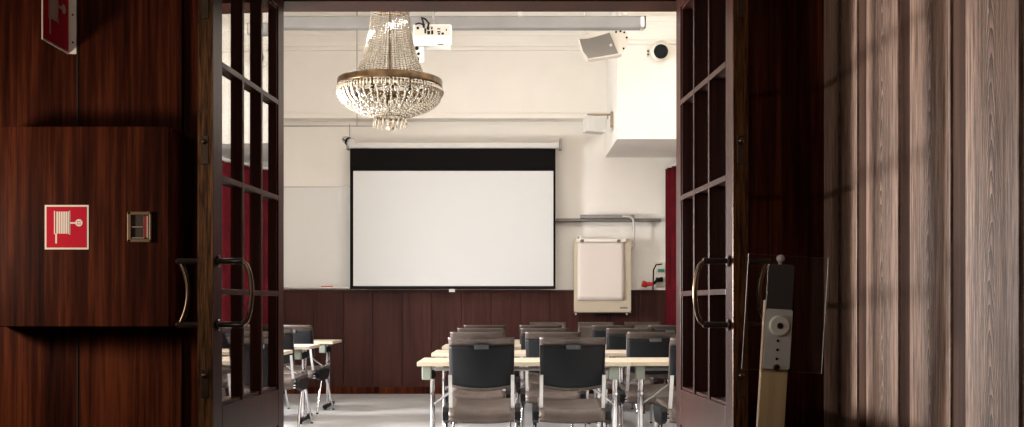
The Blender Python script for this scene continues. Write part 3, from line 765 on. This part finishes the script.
# ================================================================== SPEAKERS AND CAMERA
QK = 11.0
bs = empty('ceiling_speaker', P(603, 43, QK)); tag(bs, 'large white tilted loudspeaker with grey grille hung under the grey housing', 'loudspeaker')
yk2 = Y(QK)
def pk(px, py): v = P(px, py, QK); return (v.x, v.z)
outer = [pk(*p) for p in ((579, 38.5), (585, 35.5), (611, 30), (615, 29), (627, 33), (628.5, 41), (622, 54), (618, 55), (588, 59.5), (583, 52))]
rel(bs, 'cabinet', MB().prism(outer, yk2, yk2 + .13), M['cream_plastic'])
gr = [pk(*p) for p in ((579.5, 39.5), (588, 39), (596, 37), (609.5, 32.8), (618, 53.5), (588.5, 58.5), (583, 51))]
rel(bs, 'grille', MB().prism(gr, yk2 - .012, yk2 + .004), M['grille'])
rel(bs, 'badge', MB().disc((*P(610.7, 45.4, QK).xy, P(610.7, 45.4, QK).z)[:1] + (yk2 - .013, PZ(45.4, QK)), .014, (0, 1, 0), .004, 14), M['white_plastic'])
for p in ((616, 32), (620.5, 31.3), (624.3, 32.4), (626.7, 37.6), (623.6, 48.6)): rel(bs, 'mount_point', MB().disc((PX(p[0], QK), yk2 - .001, PZ(p[1], QK)), .011, (0, 1, 0), .006, 12), M['black'])
for p in ((586, 36), (618, 31)): rel(bs, 'hanging_rod', MB().tube([(PX(p[0], QK), yk2 + .06, PZ(p[1], QK)), (PX(p[0], QK), yk2 + .06, CEIL)], .009, 8), M['white_plastic'])
# dark round fixture on the boxed-in corner
yc = Y(BX)
cm = empty('wall_camera', P(657, 54, BX)); tag(cm, 'white round wall fixture with a black lens on the boxed-in corner', 'camera')
cc = P(659, 54, BX)
rel(cm, 'housing', MB().disc((cc.x, yc - .07, cc.z + .012), .106, (.0, 1, .0), .14, 32, .03), M['cream_plastic'])
rel(cm, 'lens', MB().disc((cc.x, yc - .146, cc.z - .008), .076, (0, 1, 0), .022, 32, .006), M['lens'])
rel(cm, 'wall_plate', MB().box((cc.x - .135, yc - .02, cc.z - .03), (cc.x - .10, yc, cc.z + .045), .004), M['cream_plastic'])
rel(cm, 'screw', MB().disc((cc.x - .12, yc - .022, cc.z - .01), .010, (0, 1, 0), .008, 10).disc((cc.x - .12, yc - .022, cc.z + .025), .010, (0, 1, 0), .008, 10), M['black'])
# small speaker on a bracket at the side of the boxed-in corner
QM = 12.2
ss = empty('wall_speaker', P(597, 125, QM)); tag(ss, 'small white loudspeaker with round grille, bracketed low beside the boxed-in corner', 'loudspeaker')
ym = Y(QM)
rm = Matrix.Translation(P(594.5, 125, QM)) @ Matrix.Rotation(math.radians(12), 4, 'Z') @ Matrix.Rotation(math.radians(3), 4, 'Y')
def rl(name, mb, mat):
    mb.bm.transform(rm); return rel(ss, name, mb, mat)
rl('cabinet', MB().box((-.115, -.08, -.09), (.115, .08, .09), .014), M['white_plastic'])
rl('grille', MB().disc((.035, -.082, -.004), .062, (0, 1, 0), .008, 28, .002), M['lightgrille'])
rel(ss, 'bracket', MB().box((PX(587, QM), ym - .01, PZ(115.5, QM)), (PX(614, QM) - .0, ym + .02, PZ(113.8, QM)), .002).box((PX(587, QM), ym - .01, PZ(119, QM)), (PX(588.2, QM), ym + .02, PZ(113.8, QM))).box((PX(607, QM), ym - .01, PZ(119, QM)), (PX(608.4, QM), ym + .02, PZ(113.8, QM))).box((bx0 - .03, ym - .03, PZ(127, QM)), (bx0, ym + .03, PZ(112, QM)), .003), plain('bracket_tan', (.30, .24, .17), .5, .3))

# ================================================================== WALL RAIL, FLIPCHART, SOCKETS
QR = 13.15
yr = Y(QR)
rail = empty('wall_rail', P(608, 220, QR)); tag(rail, 'horizontal aluminium wall rail between the screen and the red curtain', 'rail')
rel(rail, 'rail', MB().prism(rrect(yr - .02, Y(FAR), PZ(221.5, QR), PZ(218.5, QR), .006, 3), PX(556, QR), PX(661, QR), axis=0), M['steel'])
rel(rail, 'slider', MB().prism(rrect(yr - .045, yr - .01, PZ(218.6, QR), PZ(215, QR), .006, 3), PX(580, QR), PX(634, QR), axis=0), M['grey_metal'])
pts = [P(622, 216.5, QR), P(629, 217, QR), P(632.5, 219.5, QR), P(633.5, 225, QR), P(633.5, 240, QR), P(632.8, 246, QR), P(630, 251, QR), P(626, 253, QR)]
for p in pts: p.y -= .05
rel(rail, 'hook_arm', MB().tube(pts, .014, 10), M['white_plastic'])
QF = 13.02
yf = Y(QF)
fc = empty('flipchart', P(603, 312, QF)); tag(fc, 'beige flipchart board with a blank white paper pad hanging on the wall rail', 'flipchart')
rel(fc, 'board', MB().prism(rrect(PX(574, QF), PX(631, QF), PZ(312, QF), PZ(238.5, QF), .02), yf, yf + .02), M['flipboard'])
pp = MB(); nx, nz = 12, 14; vs = []; fs = []
fx0, fx1, fz0, fz1 = PX(577.5, QF), PX(624.3, QF), PZ(300, QF), PZ(240.5, QF)
for j in range(nz + 1):
    for i in range(nx + 1):
        u, v = i / nx, j / nz
        vs.append(Vector((fx0 + (fx1 - fx0) * u, yf - .010 - .012 * (1 - v) ** 2 - .004 * math.sin(u * 9) * v, fz0 + (fz1 - fz0) * v)))
n0 = len(vs)
vs += [Vector((v.x, yf - .0005, v.z)) for v in vs]
w = nx + 1
for j in range(nz):
    for i in range(nx):
        a = j * w + i
        fs.append([a, a + 1, a + w + 1, a + w]); fs.append([n0 + a, n0 + a + w, n0 + a + w + 1, n0 + a + 1])
rim = list(range(w)) + [j * w + nx for j in range(1, nz + 1)] + [nz * w + i for i in range(nx - 1, -1, -1)] + [j * w for j in range(nz - 1, 0, -1)]
for a, b in zip(rim, rim[1:] + rim[:1]): fs.append([a, n0 + a, n0 + b, b])
pp._add(vs, fs, True)
rel(fc, 'paper_pad', pp, M['paper'])
rel(fc, 'clamp_bar', MB().box((PX(576, QF), yf - .03, PZ(242.3, QF)), (PX(626, QF), yf - .012, PZ(238.8, QF)), .004), M['alu'])
for px in (582, 618.5): rel(fc, 'clip', MB().box((PX(px, QF) - .022, yf - .042, PZ(242.6, QF)), (PX(px, QF) + .022, yf - .029, PZ(239.6, QF)), .004), M['steel'])
rel(fc, 'pen_ledge', MB().box((PX(574, QF), yf - .03, PZ(313, QF)), (PX(631, QF), yf + .01, PZ(311.8, QF)), .003), M['steel'])
rel(fc, 'foot', MB().box((PX(575, QF), yf - .01, PZ(315, QF)), (PX(576.5, QF), yf + .012, PZ(312, QF))).box((PX(626, QF), yf - .01, PZ(315, QF)), (PX(627.5, QF), yf + .012, PZ(312, QF))), M['alu'])
rel(fc, 'name_plate', MB().box((PX(620, QF), yf - .002, PZ(308.6, QF)), (PX(627.5, QF), yf + .001, PZ(307.2, QF))), M['steel'])
rel(fc, 'hanger', MB().box((PX(579, QF), yf + .018, PZ(240, QF)), (PX(582, QF), Y(FAR), PZ(236, QF))).box((PX(624, QF), yf + .018, PZ(254, QF)), (PX(628, QF), yf + .035, PZ(250, QF))), M['alu'])
QO = 13.2
yo = Y(FAR)
so = empty('socket_strip', P(655, 278, QO)); tag(so, 'wall socket cluster with red and green plugs beside the red curtain', 'socket')
rel(so, 'plate', MB().box((PX(656, QO), yo - .03, PZ(286, QO)), (PX(667, QO), yo, PZ(262, QO)), .006), M['cream_plastic'])
rel(so, 'plug', MB().box((PX(658, QO), yo - .07, PZ(272, QO)), (PX(664, QO), yo - .028, PZ(269, QO)), .004), M['green'])
rel(so, 'plug', MB().box((PX(656, QO), yo - .08, PZ(282, QO)), (PX(663, QO), yo - .028, PZ(277.5, QO)), .004), M['black'])
rel(so, 'red_connector', MB().tube([P(642, 283.5, 13.1), P(646, 284.5, 13.1), P(648, 284, 13.1)], [.035, .038, .02], 12).tube([P(648, 284, 13.1), P(653, 284, 13.1)], [.026, .02], 12), M['redplug'])
rel(so, 'cable', MB().tube([P(648, 284, 13.1), P(654, 283.5, 13.1), P(657, 280, 13.12), P(662, 278, 13.14)], .016, 8).tube([P(662, 264, 13.14), P(656, 265, 13.12), P(653.5, 270, 13.1), P(653, 290, 13.12)], .009, 8), M['black'])

# ================================================================== CURTAINS
def curtain(name, path, z0, z1, label, amp=.035, wave=.14):
    pts = [Vector(p) for p in path]
    out = []
    for a, b in zip(pts[:-1], pts[1:]):
        n = max(2, int((b - a).length / .02)); d = (b - a).normalized(); nn = Vector((-d.y, d.x))
        for i in range(n): out.append((a + (b - a) * (i / n), nn))
    out.append((pts[-1], nn))
    m = MB(); vs = []; fs = []
    zs = [z0, z0 + (z1 - z0) * .5, z1 - .12, z1]
    for side in (0, 1):
        for j, z in enumerate(zs):
            s_ = 0
            for i, (p, nn) in enumerate(out):
                s_ = i * .02
                q = p + nn * (amp * (1 - .35 * j / 3) * math.sin(2 * PI * s_ / wave + .6 * math.sin(s_ * 3.1)) + side * .006)
                vs.append(Vector((q.x, q.y, z)))
    k = len(out); n = k * len(zs)
    for side in (0, 1):
        for j in range(len(zs) - 1):
            for i in range(k - 1):
                a = side * n + j * k + i; fs.append([a, a + 1, a + k + 1, a + k])
    for j in range(len(zs) - 1):
        for i in (0, k - 1):
            a = j * k + i; fs.append([a, a + k, n + a + k, n + a])
    for j in (0, len(zs) - 1):
        for i in range(k - 1):
            a = j * k + i; fs.append([a, a + 1, n + a + 1, n + a])
    m._add(vs, fs, True)
    root = empty(name, (pts[0].x, pts[0].y, z0)); tag(root, label, 'curtain')
    rel(root, 'drape', m, M['curtain'])
    rel(root, 'curtain_rail', MB().tube([(p.x, p.y, z1 + .02) for p in pts], .014, 8), M['white_plastic'])
    return root
curtain('curtain', [(PX(666, 13.0), Y(13.05)), (2.30, Y(11.2)), (2.33, Y(6.2))], .03, PZ(168.5, 13.0), 'dark red curtain hanging at the right of the flipchart')
for y0, y1, l in ((Y(12.9), 9.85, 'added unseen dark red curtain along the window wall, nearest the whiteboard'), (9.05, 6.98, 'added unseen dark red curtain along the window wall, between its two windows'), (6.22, Y(5.15), 'added unseen dark red curtain along the window wall, nearest the doorway')):
    curtain('curtain', [(XL + .12, y0), (XL + .12, y1)], .03, 3.6, l)  # unseen curtains added to darken the door glass reflection and narrow the daylight

# ================================================================== CHANDELIER
QC = 8.0
cp = P(390, 84, QC)
ch = empty('chandelier', cp); tag(ch, 'crystal bead chandelier with a brass ring hanging from the ceiling', 'chandelier')
def zc(py): return PZ(py, QC) - cp.z
R = .378
MB().lathe([(R - .004, -.027), (R, -.027), (R + .003, -.02), (R + .003, .02), (R, .027), (R - .004, .027), (R - .004, -.027)], n=64).build('brass_band', M['band'], ch)
MB().lathe([(R - .02, -.042), (R - .004, -.042), (R - .004, -.034), (R - .02, -.034), (R - .02, -.042)], n=64).build('lower_ring', M['band'], ch)
rb = .118
MB().lathe([(rb - .01, zc(117) - .008), (rb, zc(117) - .008), (rb, zc(117) + .008), (rb - .01, zc(117) + .008), (rb - .01, zc(117) - .008)], n=40).build('bottom_ring', M['band'], ch)
ztop = zc(9)
MB().lathe([(.13, ztop - .012), (.145, ztop - .012), (.145, ztop + .05), (.13, ztop + .05), (.13, ztop - .012)], n=40).build('top_ring', M['brass'], ch)
MB().tube([(0, 0, zc(112)), (0, 0, CEIL - cp.z - .05)], .008, 12).lathe([(.0001, CEIL - cp.z), (.07, CEIL - cp.z), (.06, CEIL - cp.z - .03), (.015, CEIL - cp.z - .06), (.0001, CEIL - cp.z - .06)], n=24).build('stem', M['band'], ch)
for i in range(8):
    a = 2 * PI * i / 8
    MB().tube([(0, 0, .0), (math.cos(a) * R, math.sin(a) * R, 0)], .005, 6).build('spoke', M['band'], ch)
random.seed(11)
NU = 54
for i in range(NU):
    a = 2 * PI * i / NU
    m = MB(); n = 30
    for j in range(n + 1):
        t = j / n
        z = ztop + (0.03 - ztop) * t
        r = .136 + .125 * t ** 2.0
        k = .0070 + .0030 * t
        aa = a + random.uniform(-.012, .012)
        m.octa((r * math.cos(aa), r * math.sin(aa), z), k, (ztop - .03) / n * .47)
    m.build('crystal_strand', M['crystal'], ch)
NL = 46
def bowl(t):
    """profile of the crystal bowl below the band"""
    return rb + (R - .008 - rb) * (1 - t ** 3.0), -.045 + (zc(116.5) + .045) * t
for i in range(NL):
    a = 2 * PI * (i + .5) / NL
    m = MB(); n = 18
    for j in range(n + 1):
        t = j / n
        r, z = bowl(t)
        aa = a + random.uniform(-.015, .015)
        m.octa((r * math.cos(aa), r * math.sin(aa), z), .0125 - .004 * t, .0135 - .003 * t)
    m.build('bowl_strand', M['crystal'], ch)
net = MB()
for i in range(700):
    t = random.random() ** .8; a = random.uniform(0, 2 * PI); r, z = bowl(t); r *= random.uniform(.80, .98)
    net.octa((r * math.cos(a), r * math.sin(a), z + random.uniform(-.01, .02)), .008, .011)
no = net.build('bead_net', M['crystal'], ch); no['kind'] = 'stuff'
# fringe of drops right under the band
fr = MB()
for i in range(90):
    a = 2 * PI * i / 90
    fr.octa(((R + .004) * math.cos(a), (R + .004) * math.sin(a), -.058), .010, .028)
fo = fr.build('band_fringe', M['crystal'], ch); fo['kind'] = 'stuff'
for i in range(20):
    a = 2 * PI * i / 20
    MB().octa((rb * math.cos(a), rb * math.sin(a), zc(117) - .045), .009, .036).build('drop_prism', M['crystal'], ch)
MB().ball((0, 0, zc(127)), .032, sub=3).tube([(0, 0, zc(123)), (0, 0, zc(117))], .003, 6).build('crystal_ball', M['crystal'], ch)
for i in range(12):
    a = 2 * PI * (i + .3) / 12
    x, y = .27 * math.cos(a), .27 * math.sin(a)
    MB().tube([(x, y, -.10), (x, y, -.055)], [.016, .016], 10).tube([(x, y, -.055), (x, y, .0)], .006, 8).build('lamp_holder', M['black'], ch)

# ================================================================== LIGHT
def area(name, loc, target, w, h, power, col=(1, 1, 1)):
    l = bpy.data.lights.new(name, 'AREA'); l.shape = 'RECTANGLE'; l.size = w; l.size_y = h; l.energy = power; l.color = col
    o = bpy.data.objects.new(name, l); C.objects.link(o); o.location = loc
    o.rotation_euler = (Vector(target) - Vector(loc)).to_track_quat('-Z', 'Z').to_euler()
    return o
area('window_daylight', (XL - .35, 6.62, 1.25), (.9, 3.6, 1.15), .50, .9, 950, (1, .95, .90))
area('window_daylight_far', (XL - .35, 9.45, 1.5), (-1.2, 9.3, 0), .8, 1.0, 500, (1, .97, .95))
for i, (x, y) in enumerate(((-2.2, 6.0), (1.4, 6.0), (-2.3, 8.3), (1.2, 7.9))):
    area('ceiling_fill_%d' % i, (x, y, CEIL - .06), (x, y, 0), 1.0, 1.0, 35, (1, .975, .95))  # unseen fill lights added under the ceiling to brighten the room
area('hall_side_light', (-2.92, 3.28, 1.40), (-2.0, 4.4, 1.38), .20, .30, 25, (1, .82, .64))  # small unseen source placed by the cabinet's shadow; no window stands there
area('hall_fill', (-1.9, -1.6, 2.2), (.8, 4.0, 1.2), .7, .7, 26, (1, .90, .80))  # added fill from behind the viewpoint, lifts the dark hall walls
sl = bpy.data.lights.new('panel_fill_spot', 'SPOT'); sl.energy = 130; sl.color = (1, .93, .86); sl.spot_size = math.radians(31); sl.spot_blend = .35; sl.shadow_soft_size = .07  # added beam to brighten the far veneer panel; no such lamp known
so_ = bpy.data.objects.new('panel_fill_spot', sl); C.objects.link(so_); so_.location = (-3.0, 1.85, 1.45)
so_.rotation_euler = (Vector((1.366, 4.15, 1.35)) - Vector(so_.location)).to_track_quat('-Z', 'Y').to_euler()
w = bpy.data.worlds.new('world'); sc.world = w; w.use_nodes = True
w.node_tree.nodes['Background'].inputs[0].default_value = (.8, .87, 1, 1)
w.node_tree.nodes['Background'].inputs[1].default_value = .6

# ================================================================== CAMERA
cam = bpy.data.cameras.new('camera'); co = bpy.data.objects.new('camera', cam); C.objects.link(co)
co.location = (0, 0, H); co.rotation_euler = (PI / 2, 0, 0)
cam.sensor_width = 36; cam.sensor_fit = 'HORIZONTAL'; cam.lens = F / 1024 * 36
cam.shift_x = (512 - VX) / 1024; cam.shift_y = (VY - 213.5) / 1024
cam.clip_start = .05
sc.camera = co
sc.view_settings.view_transform = 'Standard'; sc.view_settings.look = 'None'
sc.view_settings.exposure = 0.0; sc.view_settings.gamma = 1.0; sc.view_settings.use_curve_mapping = False
sc.cycles.use_denoising = True
sc.cycles.max_bounces = 10; sc.cycles.diffuse_bounces = 5; sc.cycles.glossy_bounces = 5; sc.cycles.transmission_bounces = 8; sc.cycles.transparent_max_bounces = 16
sc.cycles.caustics_reflective = False; sc.cycles.caustics_refractive = False
